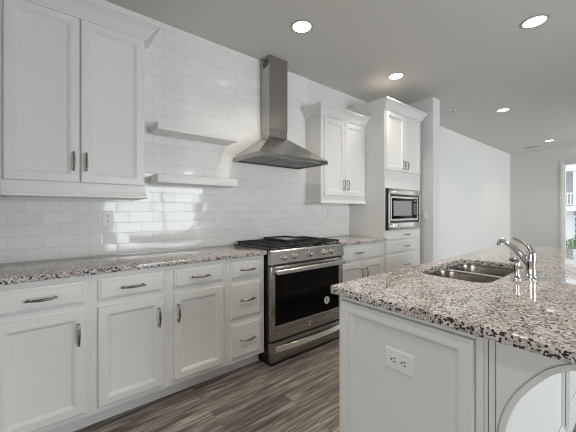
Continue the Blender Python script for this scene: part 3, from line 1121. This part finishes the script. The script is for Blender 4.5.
# ================================================================== ceiling fittings
LAMPS = [(1.606, -0.67, 'round recessed ceiling light nearest the range hood chimney'),
         (3.005, -1.887, 'round recessed ceiling light at the upper right, over the island sink side'),
         (3.015, -0.674, 'round recessed ceiling light above the tall microwave cabinet'),
         (5.28, -1.08, 'small recessed ceiling light beyond the stub wall, above the faucet'),
         (8.353, -1.108, 'farthest recessed ceiling light, close to the far grey wall'),
         (1.60, -1.887, 'added recessed ceiling light, unseen, out of frame above the near end of the island'),  # unseen lamp, added to light the island
         (0.20, -1.887, 'added recessed ceiling light, unseen, out of frame over the camera')]  # another added lamp out of view, brightens the aisle
first = None
for x, y, lab in LAMPS:
    if first is None:
        t = thing('recessed_light', (x, y, CEIL), lab, 'ceiling light', 'recessed ceiling lights')
        MB().lathe((x, y, CEIL), (0, 0, -1), [(0.090, 0.0005), (0.090, 0.004), (0.084, 0.006), (0.076, 0.0045), (0.076, 0.0005)], 40, cap0=False, cap1=False).build('trim_ring', 'ring', t)
        MB().lathe((x, y, CEIL), (0, 0, -1), [(0.076, 0.004), (0.060, 0.0015)], 40, cap0=False, cap1=False).build('baffle', 'lamp', t)
        MB().lathe((x, y, CEIL), (0, 0, -1), [(0.060, 0.0008), (0.060, 0.0030), (0.050, 0.0045)], 40).build('lens', 'lamp', t)
        first = t
    else:
        t = copy_tree(first)
        t.location = (x, y, CEIL)
        t['label'] = lab
    l = bpy.data.lights.new('downlight', 'AREA')
    l.shape = 'DISK'
    l.size = 0.12
    l.energy = 4.5
    l.spread = math.radians(112)
    l.color = (1.0, 0.87, 0.74)
    lo_ = bpy.data.objects.new('downlight', l)
    lo_.location = (x, y, CEIL - 0.012)
    COL.objects.link(lo_)
sh = thing('sprinkler_head', (4.698, -0.607, CEIL), 'small sprinkler head on the ceiling past the stub wall', 'sprinkler')
MB().lathe((4.698, -0.607, CEIL), (0, 0, -1), [(0.045, 0.0005), (0.045, 0.004), (0.018, 0.008)], 24).build('escutcheon', 'plate', sh)
MB().lathe((4.698, -0.607, CEIL - 0.007), (0, 0, -1), [(0.010, 0), (0.008, 0.020), (0.018, 0.024), (0.018, 0.026)], 16).build('deflector', 'pewter', sh)
cv = thing('ceiling_vent', (8.884, -0.708, CEIL), 'flat ceiling air vent near the far corner', 'vent')
MB().box(8.80, 8.968, -0.86, -0.556, CEIL - 0.006, CEIL - 0.0005, 0.002).build('vent_frame', 'trim', cv)
mb = MB()
for k in range(7):
    mb.box(8.815 + k * 0.020, 8.829 + k * 0.020, -0.845, -0.571, CEIL - 0.0085, CEIL - 0.006)
mb.build('louvre', 'ring', cv, smooth=0)

# ================================================================== outside the far window
GZ = -2.2
struct(MB().box(FAR_X + 0.6, 44, -16, 14, GZ - 0.2, GZ).build('ground', 'ground', smooth=0))
EX = 30.0
bd = thing('neighbouring_house', (EX + 3, 0, GZ), 'grey sided house with white balcony railing seen through the far window', 'house')
MB().box(EX + 1.2, EX + 8, -9, 8, GZ, 5.4).build('wall', 'siding', bd, smooth=0)
MB().box(EX - 0.5, EX + 8.3, -9.4, 8.4, 4.15, 4.55).build('fascia', 'trim', bd, smooth=0)
rf = MB().prism([(EX - 0.5, 4.551), (EX + 8.3, 4.551), (EX + 3.9, 6.4)], lambda a_, b_, d_: Vector((a_, d_, b_)), -9.4, 8.4).build('roof', 'ring', bd, smooth=0)
MB().box(EX - 0.3, EX + 1.2, -3.5, 3.5, 1.20, 1.58).build('balcony_floor', 'trim', bd, smooth=0)
MB().box(EX - 0.3, EX - 0.1, 0.90, 1.06, 1.58, 4.15).build('porch_post', 'trim', bd, smooth=0)
MB().box(EX - 0.3, EX - 0.1, -3.5, -3.34, GZ, 4.15).build('porch_post', 'trim', bd, smooth=0)
MB().box(EX - 0.3, EX - 0.1, 3.34, 3.5, GZ, 4.15).build('porch_post', 'trim', bd, smooth=0)
mb = MB()
mb.box(EX - 0.26, EX - 0.16, -3.34, 3.34, 2.48, 2.56)
mb.box(EX - 0.24, EX - 0.18, -3.34, 3.34, 1.66, 1.72)
rl = mb.build('railing', 'trim', bd, smooth=0)
bal = None
for k in range(36):
    y = -3.25 + k * 0.185
    if bal is None:
        bal = MB().box(EX - 0.235, EX - 0.185, y - 0.03, y + 0.03, 1.72, 2.48).build('baluster', 'trim', rl, smooth=0)
    else:
        q = bal.copy()
        COL.objects.link(q)
        q.parent = rl
        q.location = (0, k * 0.185, 0)


def ext_window(y0, y1, z0, z1, nx, nz, x=EX + 1.2):
    fr = MB()
    fr.box(x - 0.06, x, y0 - 0.12, y1 + 0.12, z0 - 0.12, z1 + 0.12)
    fr = fr.build('window', 'trim', bd, smooth=0)
    mb = MB()
    for i in range(nx):
        for j in range(nz):
            a0 = y0 + (y1 - y0) * i / nx + 0.04
            a1 = y0 + (y1 - y0) * (i + 1) / nx - 0.04
            c0 = z0 + (z1 - z0) * j / nz + 0.04
            c1 = z0 + (z1 - z0) * (j + 1) / nz - 0.04
            mb.box(x - 0.075, x - 0.06, a0, a1, c0, c1)
    mb.build('pane', 'dark_pane', fr, smooth=0)


ext_window(-0.3, 0.80, 2.0, 3.7, 2, 4)
ext_window(-0.3, 1.15, -0.9, 0.75, 3, 4, EX + 1.2)
ext_window(-5.5, -4.3, 2.0, 3.7, 2, 4)
MB().box(EX + 1.10, EX + 1.2, 1.2, 7.9, GZ, 1.2).build('lower_panel', 'trim', bd, smooth=0)
shb = thing('shrub', (EX - 1.2, 1.2, GZ), 'leafy green shrub in front of the house outside the far window', 'shrub')
MB().tube([(EX - 1.2, 1.2, GZ), (EX - 1.2, 1.22, GZ + 0.4), (EX - 1.18, 1.2, GZ + 0.8)], [0.05, 0.04, 0.02], 8).build('stem', 'bark', shb)
b_ = bmesh.new()
rnd = random.Random(3)
for k in range(420):
    a = rnd.uniform(0, 2 * math.pi)
    e = rnd.uniform(-1, 1)
    r = rnd.uniform(0.2, 1.0) ** 0.5
    c_ = Vector((EX - 1.2 + 0.55 * r * math.cos(a), 1.2 + 0.65 * r * math.sin(a), GZ + 1.0 + 0.65 * e * r))
    s_ = Vector((rnd.uniform(-1, 1), rnd.uniform(-1, 1), rnd.uniform(-1, 1))).normalized()
    u_ = s_.orthogonal().normalized()
    v_ = s_.cross(u_)
    q = [c_ + u_ * 0.09, c_ + v_ * 0.04, c_ - u_ * 0.09, c_ - v_ * 0.04]
    b_.faces.new([b_.verts.new(p) for p in q])
mb = MB()
mb.bm.free()
mb.bm = b_
mb.build('foliage', 'leaf', shb, smooth=0)
